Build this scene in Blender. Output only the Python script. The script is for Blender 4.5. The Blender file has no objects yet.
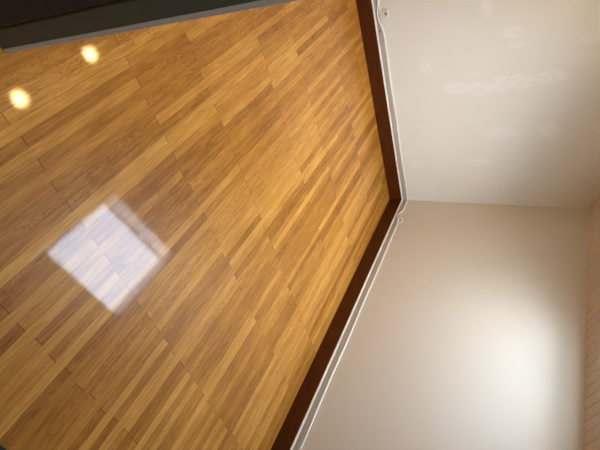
import bpy, bmesh, math, random
from mathutils import Vector, Matrix
random.seed(4)
S = bpy.context.scene
COL = S.collection

# ------------------------------------------------------------------ helpers
def link(name, bm, mat=None, parent=None, smooth=False):
    me = bpy.data.meshes.new(name)
    bmesh.ops.recalc_face_normals(bm, faces=bm.faces)
    bm.to_mesh(me); bm.free()
    if smooth:
        for p in me.polygons: p.use_smooth = True
    o = bpy.data.objects.new(name, me)
    if mat: me.materials.append(mat)
    COL.objects.link(o)
    if parent: o.parent = parent
    return o

def struct(o):
    o['kind'] = 'structure'
    return o

def tag(o, label, cat, group=None):
    o['label'] = label; o['category'] = cat
    if group: o['group'] = group
    return o

def hexa(bm, c):
    """eight corners: four of the bottom ring, four of the top ring"""
    v = [bm.verts.new(p) for p in c]
    for f in ((0,1,2,3),(4,5,6,7),(0,1,5,4),(1,2,6,5),(2,3,7,6),(3,0,4,7)):
        bm.faces.new([v[i] for i in f])

def box(bm, x0, x1, y0, y1, z0, z1, T=lambda x,y,z:(x,y,z)):
    hexa(bm, [T(x0,y0,z0),T(x1,y0,z0),T(x1,y1,z0),T(x0,y1,z0),
              T(x0,y0,z1),T(x1,y0,z1),T(x1,y1,z1),T(x0,y1,z1)])

def prism(bm, poly, a0, a1, T):
    """polygon (u,v) extruded along a; T(u,v,a)->world"""
    A = [bm.verts.new(T(u,v,a0)) for u,v in poly]
    B = [bm.verts.new(T(u,v,a1)) for u,v in poly]
    n = len(poly)
    for i in range(n):
        bm.faces.new((A[i],A[(i+1)%n],B[(i+1)%n],B[i]))
    bm.faces.new(A); bm.faces.new(B[::-1])

def tube(bm, pts, r, seg=10):
    rings = []
    n = len(pts)
    for i,p in enumerate(pts):
        p = Vector(p)
        t = (Vector(pts[min(i+1,n-1)])-Vector(pts[max(i-1,0)])).normalized()
        a = t.cross(Vector((0,0,1)))
        if a.length < 1e-4: a = t.cross(Vector((1,0,0)))
        a.normalize(); b = t.cross(a)
        rings.append([bm.verts.new(p+r*(math.cos(k*2*math.pi/seg)*a+math.sin(k*2*math.pi/seg)*b)) for k in range(seg)])
    for i in range(n-1):
        for k in range(seg):
            bm.faces.new((rings[i][k],rings[i][(k+1)%seg],rings[i+1][(k+1)%seg],rings[i+1][k]))
    bm.faces.new(rings[0]); bm.faces.new(rings[-1][::-1])

def bevel(o, w, seg=2):
    m = o.modifiers.new('bevel','BEVEL'); m.width = w; m.segments = seg; m.limit_method='ANGLE'
    return o

# ------------------------------------------------------------------ materials
class NT:
    def __init__(s, name):
        s.m = bpy.data.materials.new(name); s.m.use_nodes = True
        s.t = s.m.node_tree; s.b = s.t.nodes['Principled BSDF']
    def n(s, kind, **kw):
        nd = s.t.nodes.new(kind)
        for k,v in kw.items(): setattr(nd,k,v)
        return nd
    def l(s, a, b): s.t.links.new(a,b)
    def math(s, op, a, b=None, c=None, clamp=False):
        nd = s.n('ShaderNodeMath', operation=op); nd.use_clamp = clamp
        for i,v in enumerate((a,b,c)):
            if v is None: continue
            if isinstance(v,(int,float)): nd.inputs[i].default_value = v
            else: s.l(v, nd.inputs[i])
        return nd.outputs[0]
    def noise(s, vec, scale, detail=3, rough=.5, dist=0):
        nd = s.n('ShaderNodeTexNoise'); nd.inputs['Scale'].default_value=scale
        nd.inputs['Detail'].default_value=detail; nd.inputs['Roughness'].default_value=rough
        nd.inputs['Distortion'].default_value=dist
        s.l(vec, nd.inputs['Vector']); return nd.outputs['Fac']
    def comb(s, x, y, z=0.0):
        nd = s.n('ShaderNodeCombineXYZ')
        for i,v in enumerate((x,y,z)):
            if isinstance(v,(int,float)): nd.inputs[i].default_value=v
            else: s.l(v, nd.inputs[i])
        return nd.outputs[0]
    def ramp(s, fac, stops):
        nd = s.n('ShaderNodeValToRGB'); e = nd.color_ramp.elements
        while len(e) < len(stops): e.new(.5)
        for el,(p,c) in zip(e,stops):
            el.position=p; el.color=(*c,1)
        s.l(fac, nd.inputs[0]); return nd.outputs[0]
    def mix(s, fac, a, b, mode='MIX'):
        nd = s.n('ShaderNodeMix', data_type='RGBA', blend_type=mode)
        if isinstance(fac,(int,float)): nd.inputs[0].default_value=fac
        else: s.l(fac, nd.inputs[0])
        for i,v in ((6,a),(7,b)):
            if isinstance(v,tuple): nd.inputs[i].default_value=(*v,1)
            else: s.l(v, nd.inputs[i])
        return nd.outputs[2]
    def bump(s, h, strength, dist):
        nd = s.n('ShaderNodeBump'); nd.inputs['Strength'].default_value=strength
        nd.inputs['Distance'].default_value=dist
        s.l(h, nd.inputs['Height']); return nd.outputs[0]
    def pos(s):
        g = s.n('ShaderNodeNewGeometry').outputs['Position']
        x = s.n('ShaderNodeSeparateXYZ'); s.l(g, x.inputs[0])
        return g, x.outputs[0], x.outputs[1], x.outputs[2]

def paint(name, col, rough=.6, var=.05, bump=.15, scale=14):
    t = NT(name); g,x,y,z = t.pos()
    f = t.noise(g, scale, 4, .6)
    lo = tuple(c*(1-var) for c in col)
    t.l(t.mix(f, lo, col), t.b.inputs['Base Color'])
    t.b.inputs['Roughness'].default_value = rough
    t.l(t.bump(t.noise(g, scale*6, 3), bump, .002), t.b.inputs['Normal'])
    return t.m

def floor_material():
    t = NT('varnished strip oak'); g,x,y,z = t.pos()
    W, L = .0430, .90
    u = t.math('DIVIDE', t.math('ADD', x, 2.339+40*W), W)          # even strips start at x=-2.339
    i = t.math('FLOOR', u); fu = t.math('SUBTRACT', u, i)
    par = t.math('MODULO', i, 2.0)                                   # 0 even, 1 odd
    off = t.math('MULTIPLY_ADD', par, .53, 2.30+9)                    # even joints -2.30, odd -2.83
    jit = t.n('ShaderNodeTexWhiteNoise', noise_dimensions='1D'); t.l(i, jit.inputs['W'])
    off = t.math('ADD', off, t.math('MULTIPLY_ADD', jit.outputs['Value'], .012, -.006))
    v = t.math('DIVIDE', t.math('ADD', y, off), L)
    j = t.math('FLOOR', v); fv = t.math('SUBTRACT', v, j)
    wn = t.n('ShaderNodeTexWhiteNoise', noise_dimensions='2D'); t.l(t.comb(i,j), wn.inputs['Vector'])
    sep = t.n('ShaderNodeSeparateXYZ'); t.l(wn.outputs['Color'], sep.inputs[0])
    r1, r2, r3 = sep.outputs
    # grain: stretched along the strip, shifted per board
    gx = t.math('MULTIPLY_ADD', r2, 37.0, x); gy = t.math('MULTIPLY_ADD', r3, 23.0, y)
    fine = t.noise(t.comb(t.math('MULTIPLY',gx,1.0), t.math('MULTIPLY',gy,.03)), 420, 4, .65)
    mid = t.noise(t.comb(gx, t.math('MULTIPLY',gy,.07)), 90, 3, .55, .4)
    flow = t.noise(t.comb(gx, t.math('MULTIPLY',gy,.16)), 22, 2, .5, .6)
    rings = t.math('ADD', t.math('MULTIPLY', t.math('SINE', t.math('MULTIPLY', flow, 95.0)), .5), .5)
    cath = t.math('MULTIPLY', t.math('POWER', rings, 3.0), t.math('GREATER_THAN', r3, .62))
    tone = t.math('MULTIPLY_ADD', mid, .75, t.math('MULTIPLY_ADD', r1, .44, -.08))
    tone = t.math('MULTIPLY_ADD', t.math('SUBTRACT', fine, .5), .60, tone)
    tone = t.math('MULTIPLY_ADD', cath, -.17, tone)
    big = t.noise(g, 2.2, 2)
    tone = t.math('MULTIPLY_ADD', t.math('SUBTRACT', big, .5), .35, tone, clamp=True)
    col = t.ramp(tone, [(0,(.170,.057,.007)), (.28,(.300,.117,.015)), (.55,(.465,.208,.034)), (.80,(.610,.310,.064)), (1,(.720,.405,.105))])
    hue = t.mix(t.math('MULTIPLY', r2, .14), col, (.50,.18,.026))
    # seams
    eu = t.math('MINIMUM', fu, t.math('SUBTRACT', 1.0, fu))
    ev = t.math('MINIMUM', fv, t.math('SUBTRACT', 1.0, fv))
    su = t.math('LESS_THAN', eu, .020); sv = t.math('LESS_THAN', ev, .0015)
    seam = t.math('MAXIMUM', t.math('MULTIPLY', su, t.math('MULTIPLY_ADD', r3, .45, .22)), t.math('MULTIPLY', sv, .8))
    hue = t.mix(seam, hue, (.055,.020,.006))
    t.l(hue, t.b.inputs['Base Color'])
    t.b.inputs['Roughness'].default_value = .42
    t.b.inputs['Specular IOR Level'].default_value = .14
    t.b.inputs['Coat Weight'].default_value = .36
    t.b.inputs['Coat Roughness'].default_value = .012
    t.b.inputs['Coat IOR'].default_value = 1.5
    h = t.math('MULTIPLY_ADD', t.math('MAXIMUM', su, sv), -1.0, t.math('MULTIPLY', fine, .35))
    t.l(t.bump(h, .25, .0006), t.b.inputs['Normal'])
    # varnish film: gentle waviness, each strip lies at its own slight tilt
    gfilm = t.noise(t.comb(gx, t.math('MULTIPLY',gy,.25)), 130, 3, .6)
    tilt = t.math('MULTIPLY', t.math('SUBTRACT', fu, .5), t.math('MULTIPLY_ADD', r1, 1.0, -.5))
    hc = t.math('MULTIPLY_ADD', gfilm, .000020, t.math('MULTIPLY', tilt, .00006))
    hc = t.math('MULTIPLY_ADD', t.noise(g, 420, 2, .6), .000024, hc)
    hc = t.math('MULTIPLY_ADD', su, -.00025, hc)
    t.l(t.bump(hc, 1.0, 1.0), t.b.inputs['Coat Normal'])
    return t.m

def stained_wood():
    t = NT('dark stained skirting'); g,x,y,z = t.pos()
    f = t.noise(t.comb(t.math('MULTIPLY',t.math('ADD',x,y),.12), 0.0, z), 60, 4, .6)
    t.l(t.ramp(f, [(.2,(.045,.009,.0008)),(.55,(.085,.019,.0016)),(.85,(.125,.034,.004))]), t.b.inputs['Base Color'])
    t.b.inputs['Roughness'].default_value=.45; t.b.inputs['Specular IOR Level'].default_value=.25
    return t.m

def plaster():
    """off-white wall with rolled texture and filler patches"""
    t = NT('rolled plaster'); g,x,y,z = t.pos()
    n1 = t.noise(g, 5, 4, .6); n2 = t.noise(g, 38, 4, .65); n3 = t.noise(t.comb(t.math('MULTIPLY',x,2.6), 0.0, z), 14, 4, .65, .5)
    base = t.mix(n1, (.775,.768,.690), (.815,.808,.730))
    mask = None
    for cx,cz,rx,rz,k in PATCHES:
        dx = t.math('DIVIDE', t.math('SUBTRACT', x, cx), rx); dz = t.math('DIVIDE', t.math('SUBTRACT', z, cz), rz)
        d = t.math('ADD', t.math('MULTIPLY',dx,dx), t.math('MULTIPLY',dz,dz))
        m = t.math('MULTIPLY', t.math('SUBTRACT', 1.0, d, clamp=True), k)
        mask = m if mask is None else t.math('MAXIMUM', mask, m)
    edge = t.math('MULTIPLY', t.math('SUBTRACT', n3, .33), 4.0, clamp=True)
    mask = t.math('MULTIPLY', t.math('MULTIPLY', mask, 2.2, clamp=True), edge)
    t.l(t.mix(t.math('MULTIPLY', mask, .8), base, (.87,.86,.82)), t.b.inputs['Base Color'])
    t.b.inputs['Roughness'].default_value=.55
    t.b.inputs['Specular IOR Level'].default_value=.35
    h = t.math('MULTIPLY_ADD', n3, .8, t.math('MULTIPLY', n2, .5))
    t.l(t.bump(h, .35, .003), t.b.inputs['Normal'])
    return t.m

def glass():
    t = NT('window glass'); nt = t.t
    tr = t.n('ShaderNodeBsdfTransparent'); gl = t.n('ShaderNodeBsdfGlossy'); gl.inputs['Roughness'].default_value=.01
    tr.inputs[0].default_value=(.95,.97,.98,1)
    lw = t.n('ShaderNodeLayerWeight'); lw.inputs[0].default_value=.5
    fr = t.math('MULTIPLY_ADD', t.math('POWER', lw.outputs['Facing'], 5.0), .6, .035)
    mx = t.n('ShaderNodeMixShader'); t.l(fr, mx.inputs[0]); t.l(tr.outputs[0], mx.inputs[1]); t.l(gl.outputs[0], mx.inputs[2])
    t.l(mx.outputs[0], nt.nodes['Material Output'].inputs[0])
    return t.m

def lamp_glow(col, s):
    t = NT('lit lamp glass')
    t.b.inputs['Base Color'].default_value=(.9,.85,.7,1)
    t.b.inputs['Emission Color'].default_value=(*col,1); t.b.inputs['Emission Strength'].default_value=s
    return t.m

def plain(name, col, rough=.5, metal=0.0):
    t = NT(name); g,x,y,z = t.pos()
    f = t.noise(g, 45, 3)
    t.l(t.mix(f, tuple(c*.9 for c in col), col), t.b.inputs['Base Color'])
    t.b.inputs['Roughness'].default_value=rough; t.b.inputs['Metallic'].default_value=metal
    return t.m

# ------------------------------------------------------------------ dimensions (metres)
AT = math.tan(math.radians(2.1155))      # the left wall runs a touch out of square
BT = math.tan(math.radians(.5188))       # so does the right (knee) wall
KH = 1.7226                              # knee-wall height
ALPHA = math.radians(24.4)                 # pitch of the sloped ceiling
CA, SA = math.cos(ALPHA), math.sin(ALPHA)
CZ = 2.40                                # flat ceiling
SL = (CZ-KH)/SA                          # slope length
XF, YR = -2.60, -5.2                     # door wall plane, rear gable plane
DY0, DY1, DH = -3.72, -2.715, 2.04        # doorway
PATCHES = [(-1.13,.72,.06,.12,1),(-1.12,.90,.07,.12,.9),(-1.14,1.05,.08,.10,.9),(-1.15,1.18,.07,.12,1),(-1.17,1.38,.05,.15,.9),
           (-1.52,1.13,.06,.09,.6),(-1.43,1.16,.04,.08,.5),(-.72,1.04,.07,.18,.55),(-.73,1.40,.08,.10,.6),(-1.73,.95,.12,.07,.5),
           (-1.33,.48,.06,.06,.4),(-.45,.87,.05,.16,.4),(-.43,.30,.05,.10,.35),(-1.41,1.61,.05,.10,.4)]

def TA(s, n, z):   # on the left wall: s along it from the corner, n into the room
    return (-s - n*AT*0, s*AT - n, z)
def TB(s, n, z):   # on the right wall
    return (s*BT - n, -s, z)
def TS(y, s, n):   # on the slope: s up from the knee wall, n outwards
    return (-s*CA + n*SA, y, KH + s*SA + n*CA)

M_floor = floor_material(); M_skirt = stained_wood(); M_plaster = plaster()
M_knee = paint('warm white wall paint', (.755,.700,.585), .6, .03, .12, 9)
M_ceil = paint('cream ceiling board paint', (.60,.52,.43), .5, .05, .1, 9)
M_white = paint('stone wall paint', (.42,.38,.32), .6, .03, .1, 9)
M_band = paint('old off-white gloss paint', (.500,.455,.385), .4, .14, .2, 25)
M_bead = plain('white caulk', (.86,.82,.74), .4)
M_cable = plain('white cable sheath', (.88,.85,.78), .35)
M_clip = plain('cream clip plastic', (.86,.80,.66), .4)
M_nail = plain('dark nail steel', (.10,.07,.05), .45, .6)
M_jamb = paint('dark olive jamb shade', (.062,.055,.030), .55, .12, .2, 12)  # shade on the doorway reveal is put into this dark olive
M_edge = paint('grey casing paint', (.40,.335,.25), .3, .10, .2, 25)
M_door = paint('near black door shade', (.010,.009,.007), .55, .1, .1, 10)  # darkness of the hall put into the leaf's colour
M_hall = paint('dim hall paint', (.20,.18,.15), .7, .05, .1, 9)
M_glass = glass()
M_frame = plain('white window frame', (.80,.80,.78), .4)
M_black = plain('black plastic', (.004,.0035,.003), .8)

# ------------------------------------------------------------------ the setting
bm = bmesh.new(); box(bm, -4.2, .12, YR-.1, .3, -.06, 0)
struct(link('floor', bm, M_floor))

# left wall (gable): pentagon following the slope, 0.12 thick
xs = [(0,-.05),(0,KH),(SL*CA,CZ),(2.75,CZ),(2.75,-.05)]
bm = bmesh.new(); prism(bm, xs, 0, -.12, lambda u,v,a: TA(u,a,v)); struct(link('wall_left', bm, M_plaster))
# right wall (knee wall)
bm = bmesh.new(); box(bm, -.05, 5.35, -.12, 0, -.05, KH, lambda s,n,z: TB(s,n,z)); struct(link('wall_right', bm, M_knee))
# door wall with its doorway
bm = bmesh.new()
box(bm, XF-.12, XF, DY1+.018, .2, -.03, CZ); box(bm, XF-.12, XF, YR-.1, DY0-.018, -.03, CZ)
box(bm, XF-.12, XF, DY0-.018, DY1+.018, DH+.018, CZ)
struct(link('wall_front', bm, M_white))
# rear gable
kx = -SL*CA
bm = bmesh.new(); prism(bm, [(-2.72,-.05),(.05,-.05),(.05,KH-.05*SA/CA),(kx,CZ),(-2.72,CZ)], YR-.12, YR, lambda u,v,a: (u,a,v))
struct(link('wall_rear', bm, M_white))

# sloped ceiling in tongue-and-groove boards, with the roof-window opening
PW = .072
SKY = (-2.16, -1.34, .25, 1.05)           # y0,y1,s0,s1 of the opening
def groove_panel(bm, y0, y1, s0, s1):
    g, d = .0035, .004
    prof = [(y0,0.0)]
    k = math.ceil((y0+1e-6)/PW)
    while k*PW < y1-1e-6:
        c = k*PW
        if c-g > y0 and c+g < y1: prof += [(c-g,0.0),(c,d),(c+g,0.0)]
        k += 1
    prof += [(y1,0.0)]
    prof += [(y1,.03),(y0,.03)]
    prism(bm, prof, s0, s1, lambda u,v,a: TS(u,a,v))
bm = bmesh.new()
ya, yb = YR-.1, .25
ha, hb, hc_, hd = SKY[0]-.02, SKY[1]+.02, SKY[2]-.02, SKY[3]+.02
groove_panel(bm, ya, ha, -.12, SL+.03); groove_panel(bm, hb, yb, -.12, SL+.03)
groove_panel(bm, ha, hb, -.12, hc_); groove_panel(bm, ha, hb, hd, SL+.03)
box(bm, -4.2, -SL*CA, ya, yb, CZ, CZ+.05)
struct(link('ceiling', bm, M_ceil))

# roof window: lined shaft, frame, pane
D = .28
bm = bmesh.new(); t_ = .02
y0,y1,s0,s1 = SKY
box(bm, y0-t_, y0, s0-t_, s1+t_, .002, D, TS); box(bm, y1, y1+t_, s0-t_, s1+t_, .002, D, TS)
box(bm, y0, y1, s0-t_, s0, .002, D, TS); box(bm, y0, y1, s1, s1+t_, .002, D, TS)
w1 = struct(link('window_1', bm, M_frame))
bm = bmesh.new(); f = .014
box(bm, y0, y0+f, s0, s1, D-.05, D-.005, TS); box(bm, y1-f, y1, s0, s1, D-.05, D-.005, TS)
box(bm, y0+f, y1-f, s0, s0+f, D-.05, D-.005, TS); box(bm, y0+f, y1-f, s1-f, s1, D-.05, D-.005, TS)
link('window_frame', bm, M_frame, w1)
bm = bmesh.new()          # architrave round the shaft, proud of the boards
box(bm, y0-.02, y1+.02, s0-.02, s0, -.006, .001, TS); box(bm, y0-.07, y1+.07, s1, s1+.07, -.02, .001, TS)
box(bm, y0-.07, y0, s0, s1, -.02, .001, TS); box(bm, y1, y1+.07, s0, s1, -.02, .001, TS)
link('architrave', bm, M_ceil, w1)
bm = bmesh.new(); box(bm, y0+f, y1-f, s0+f, s1-f, D-.032, D-.026, TS); link('pane', bm, M_glass, w1)

# hall behind the doorway
bm = bmesh.new()
box(bm, -4.3, -4.2, YR-.1, .3, -.05, CZ+.05); box(bm, -4.2, XF-.12, -1.6, -1.5, 0, CZ); HX0, HX1, HZ0, HZ1 = -3.65, -3.20, 1.25, 1.95
box(bm, -4.2, HX0, -5.2, -5.1, 0, CZ); box(bm, HX1, XF-.12, -5.2, -5.1, 0, CZ); box(bm, HX0, HX1, -5.2, -5.1, 0, HZ0); box(bm, HX0, HX1, -5.2, -5.1, HZ1, CZ)
struct(link('wall_hall', bm, M_hall))
bm = bmesh.new()
for a in ((HX0,HX0+.04,HZ0,HZ1),(HX1-.04,HX1,HZ0,HZ1),(HX0+.04,HX1-.04,HZ0,HZ0+.04),(HX0+.04,HX1-.04,HZ1-.04,HZ1)):
    box(bm, a[0],a[1], -5.18,-5.13, a[2],a[3])
w2 = struct(link('added_hall_window', bm, M_frame))  # unseen window, added in the hall to light the jamb
bm = bmesh.new(); box(bm, HX0+.04, HX1-.04, -5.158, -5.152, HZ0+.04, HZ1-.04); link('pane', bm, M_glass, w2)

LEAN = .011
def lean(o):
    for v in o.data.vertices: v.co.x += LEAN*v.co.z - .008; v.co.y += .0
    return o
# doorway: lining, casing edge, stop, door leaf folded into the hall
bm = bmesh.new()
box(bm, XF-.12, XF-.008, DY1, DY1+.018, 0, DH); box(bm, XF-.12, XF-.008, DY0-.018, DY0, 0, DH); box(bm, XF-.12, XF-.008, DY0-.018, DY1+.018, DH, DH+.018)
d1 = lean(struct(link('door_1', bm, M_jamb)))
bm = bmesh.new()
box(bm, XF-.008, XF+.006, DY1-.001, DY1+.07, 0, DH+.07); box(bm, XF-.008, XF+.006, DY0-.07, DY0+.001, 0, DH+.07); box(bm, XF-.008, XF+.006, DY0+.001, DY1-.001, DH-.001, DH+.07)
bevel(lean(link('casing', bm, M_edge, d1)), .004, 2)
bm = bmesh.new(); box(bm, -3.42, XF-.072, DY1-.046, DY1-.006, .012, DH-.01)
leaf = bevel(lean(link('door_leaf', bm, M_door, d1)), .003)
bm = bmesh.new()
for z in (.25,1.0,1.8):
    tube(bm, [(XF-.078,DY1-.003,z-.045),(XF-.078,DY1-.003,z+.045)], .006)
link('hinge', bm, M_nail, leaf)
bm = bmesh.new(); tube(bm, [(-3.34,DY1-.046,1.0),(-3.34,DY1-.10,1.0),(-3.24,DY1-.10,1.0)], .009)
link('door_handle', bm, M_nail, leaf)

# skirting boards, painted band and white bead above them
def run(T, s0, s1, prof, name, mat):
    bm = bmesh.new(); prism(bm, prof, s0, s1, lambda u,v,a: T(a,u,v))
    return struct(link(name, bm, mat))
BH, BD, TH = .128, .020, .176
pb = [(0,0),(BD,0),(BD,BH-.006),(BD-.005,BH),(0,BH)]
run(TA, BD, 2.70, pb, 'baseboard_left', M_skirt); run(TB, 0.0, 5.2, pb, 'baseboard_right', M_skirt)
pt = [(0,BH),(.012,BH),(.012,TH-.004),(.008,TH),(0,TH)]
run(TA, .012, 2.70, pt, 'trim_1', M_band); run(TB, 0.0, 5.2, pt, 'trim_2', M_band)
pc = [(.012,BH),(BD+.001,BH-.002),(BD+.001,BH+.004),(.017,BH+.009),(.012,BH+.010)]
run(TA, BD, 2.70, pc, 'trim_3', M_bead); run(TB, 0.0, 5.2, pc, 'trim_4', M_bead)

# ------------------------------------------------------------------ cable and its clips
R = .0062
def dip(s, c, w): return math.exp(-((s-c)/w)**2)
SA_C, SB_C = 1.78, .27        # where the cable dips to the skirting beside each clip
pts = []
s = 2.62
while s > .03:
    z = TH+.007 - .026*dip(s, SA_C, .085); n = .0075 + .012*dip(s, SA_C, .10)
    pts.append(TA(s, n, z + .0015*math.sin(s*9))); s -= .02
for k in range(1,5):                       # round the corner
    a = k/5*math.pi/2; pts.append((-.03+.022*math.sin(a)-.0, -.008-.022*(1-math.cos(a)), TH+.007))
s = .05
while s < 5.15:
    z = TH+.007 - .034*dip(s, SB_C, .06); n = .0075 + .012*dip(s, SB_C, .08)
    pts.append(TB(s, n, z + .0015*math.sin(s*8))); s += .02
bm = bmesh.new(); tube(bm, pts, R)
tag(link('cable', bm, M_cable, smooth=True), 'thin white cable running along both walls just above the dark skirting board', 'cable')

def clip(T, s, z, label, w, h):
    root = bpy.data.objects.new('cable_clip', None); COL.objects.link(root); root.location = T(s,0,z)
    root.empty_display_size = .03
    L0 = Vector(T(s,0,z))
    loc = lambda a,n,b: tuple(Vector(T(s+a,n,z+b))-L0)
    # raised rim plate, rounded outline with hollow centre
    bm = bmesh.new(); N = 28; ro, ri = [], []
    prof = [(1.0,0.0),(1.0,.006),(.86,.010),(.62,.010),(.52,.005),(.0,.005)]
    rings = []
    for f_, n in prof:
        ring = []
        for k in range(N):
            a = 2*math.pi*k/N
            ca, sa = math.cos(a), math.sin(a)
            e = .62
            ring.append(bm.verts.new(loc(math.copysign(abs(ca)**e,ca)*w*max(f_,.02), n, math.copysign(abs(sa)**e,sa)*h*max(f_,.02))))
        rings.append(ring)
    for i in range(len(rings)-1):
        for k in range(N):
            bm.faces.new((rings[i][k],rings[i][(k+1)%N],rings[i+1][(k+1)%N],rings[i+1][k]))
    bm.faces.new(rings[0]); bm.faces.new(rings[-1])
    link('plate', bm, M_clip, root, True)
    bm = bmesh.new(); tube(bm, [loc(0,.002,0), loc(0,.010,0), loc(0,.011,0)], .0062, 14)
    link('nail', bm, M_nail, root)
    tag(root, label, 'clip', 'cable clips on the walls')
    return root
clip(TA, 1.785, .218, 'cream cable clip with dark nail on the left wall above the dipping cable', .030, .024)
clip(TB, .325, .192, 'small round cream cable clip on the right wall close to the room corner', .034, .026)
bm = bmesh.new()
c0 = Vector(TA(1.66, 0, .158))
tube(bm, [TA(1.66,.012,.156), TA(1.66,.0165,.156), TA(1.66,.0175,.156)], .0055, 14)
o = link('screw', bm, M_nail); tag(o, 'small dark screw in the painted band below the cable on the left wall', 'screw')

# ------------------------------------------------------------------ ceiling lights seen mirrored in the floor
M_glow = lamp_glow((1.0,.68,.29), 68)
def ceiling_light(x, y, label):
    root = bpy.data.objects.new('ceiling_light', None); COL.objects.link(root); root.location=(x,y,CZ)
    bm = bmesh.new(); N = 32         # open can with a rolled rim
    prof = [(.0,0.0),(.074,0.0),(.074,-.075),(.082,-.082),(.078,-.086),(.068,-.080),(.068,-.006),(.0,-.006)]
    rings = [[bm.verts.new((max(r_,.0005)*math.cos(2*math.pi*k/N), max(r_,.0005)*math.sin(2*math.pi*k/N), z)) for k in range(N)] for r_,z in prof]
    for a_,b_ in zip(rings,rings[1:]):
        for k in range(N): bm.faces.new((a_[k],a_[(k+1)%N],b_[(k+1)%N],b_[k]))
    link('can', bm, M_frame, root, False)
    bm = bmesh.new(); bmesh.ops.create_uvsphere(bm, u_segments=20, v_segments=12, radius=.052)
    for v in bm.verts: v.co.z = v.co.z*.35-.040
    link('lamp_glass', bm, M_glow, root, True)
    tag(root, label, 'ceiling light', 'ceiling lights by the door wall')
ceiling_light(-2.01,-1.49, 'warm glowing ceiling light mirrored larger in the floor near the door jamb')
ceiling_light(-2.045,-.67, 'warm glowing ceiling light nearer the left wall, mirrored smaller beside the jamb')

# dark case whose corner just enters the frame
root = bpy.data.objects.new('storage_case', None); COL.objects.link(root)
root.location = (-1.62,-3.488,0); root.rotation_euler=(0,0,math.radians(1))
bm = bmesh.new(); box(bm, -.14,.14,-.2,.0,0,.09); bevel(link('body', bm, M_black, root), .01)
bm = bmesh.new(); box(bm, -.143,.143,-.203,.003,.0905,.12); bevel(link('lid', bm, M_black, root), .01)
tag(root, 'black case on the floor, only a corner showing at the frame edge', 'case')

# ------------------------------------------------------------------ daylight
SKY_L, SUN_L, SUN_N, SUN = 12.5, 9.0, 5.0, (-.05,-.66,.72)
w = bpy.data.worlds.new('sky'); S.world = w; w.use_nodes = True
nt = w.node_tree; bg = nt.nodes['Background']
# overcast sky, brightest round the veiled sun, dull ground below the horizon
def wn(kind, **kw):
    n = nt.nodes.new(kind)
    for k,v in kw.items(): setattr(n,k,v)
    return n
def wm(op, a, b=0.0):
    n = wn('ShaderNodeMath', operation=op)
    for i_,v in enumerate((a,b)):
        if isinstance(v,(int,float)): n.inputs[i_].default_value=v
        else: nt.links.new(v, n.inputs[i_])
    return n.outputs[0]
tc = wn('ShaderNodeTexCoord'); sx = wn('ShaderNodeSeparateXYZ'); nt.links.new(tc.outputs['Generated'], sx.inputs[0])
dp = wn('ShaderNodeVectorMath', operation='DOT_PRODUCT'); nt.links.new(tc.outputs['Generated'], dp.inputs[0])
dp.inputs[1].default_value = Vector(SUN).normalized()
glow = wm('MULTIPLY', wm('POWER', wm('MAXIMUM', dp.outputs['Value'], 0.0), SUN_N), SUN_L)
up = wm('GREATER_THAN', sx.outputs[2], 0.0)
lum = wm('ADD', wm('MULTIPLY', SKY_L-3.0, up), 3.0)
bg.inputs[0].default_value = (.70,.815,1.0,1); nt.links.new(lum, bg.inputs[1])
bg2 = wn('ShaderNodeBackground'); bg2.inputs[0].default_value = (1.0,.95,.87,1)
nt.links.new(wm('MULTIPLY', glow, up), bg2.inputs[1])
ad = wn('ShaderNodeAddShader'); nt.links.new(bg.outputs[0], ad.inputs[0]); nt.links.new(bg2.outputs[0], ad.inputs[1])
nt.links.new(ad.outputs[0], nt.nodes['World Output'].inputs[0])
def portal(name, M, sx, sy):
    l = bpy.data.lights.new(name,'AREA'); l.shape='RECTANGLE'; l.size=sx; l.size_y=sy
    l.cycles.is_portal = True
    o = bpy.data.objects.new(name,l); o.matrix_world = M; COL.objects.link(o)
sc = (SKY[2]+SKY[3])/2
X = Vector((0,1,0)); Z = Vector((SA,0,CA)); Yv = Z.cross(X)
Mp = Matrix((X,Yv,Z)).transposed().to_4x4(); Mp.translation = Vector(TS((SKY[0]+SKY[1])/2, sc, D+.01))
portal('roof_window_daylight', Mp, SKY[1]-SKY[0], SKY[3]-SKY[2])

Z = Vector((0,-1,0)); X = Vector((1,0,0)); Yv = Z.cross(X)
Mr = Matrix((X,Yv,Z)).transposed().to_4x4(); Mr.translation = Vector(((HX0+HX1)/2, -5.21, (HZ0+HZ1)/2))
portal('added_window_daylight', Mr, HX1-HX0, HZ1-HZ0)  # sky light through the added hall window, for the jamb

# ------------------------------------------------------------------ camera: the photograph is turned a quarter, room-up points right
yaw, pitch, roll, fpx = .735345996, .512013789, .0831745483, 455.129343
f3 = Vector((math.sin(yaw)*math.cos(pitch), math.cos(yaw)*math.cos(pitch), -math.sin(pitch)))
r3 = Vector((math.cos(yaw), -math.sin(yaw), 0)); u3 = r3.cross(f3)
r = math.cos(roll)*r3 + math.sin(roll)*u3; u = math.cos(roll)*u3 - math.sin(roll)*r3
cam = bpy.data.cameras.new('camera'); cam.sensor_width = 36; cam.lens = fpx*36/600; cam.clip_start=.02
co = bpy.data.objects.new('camera', cam); COL.objects.link(co)
Mc = Matrix((u, -r, -f3)).transposed().to_4x4(); Mc.translation = Vector((-2.77509261,-3.57197302,1.5))
co.matrix_world = Mc
S.camera = co

S.view_settings.view_transform='Standard'; S.view_settings.look='None'; S.view_settings.gamma=1
S.view_settings.use_curve_mapping=False; S.view_settings.exposure=1.69
S.cycles.max_bounces=14; S.cycles.diffuse_bounces=8; S.cycles.glossy_bounces=4
S.cycles.use_denoising=True
S.cycles.sample_clamp_indirect=6
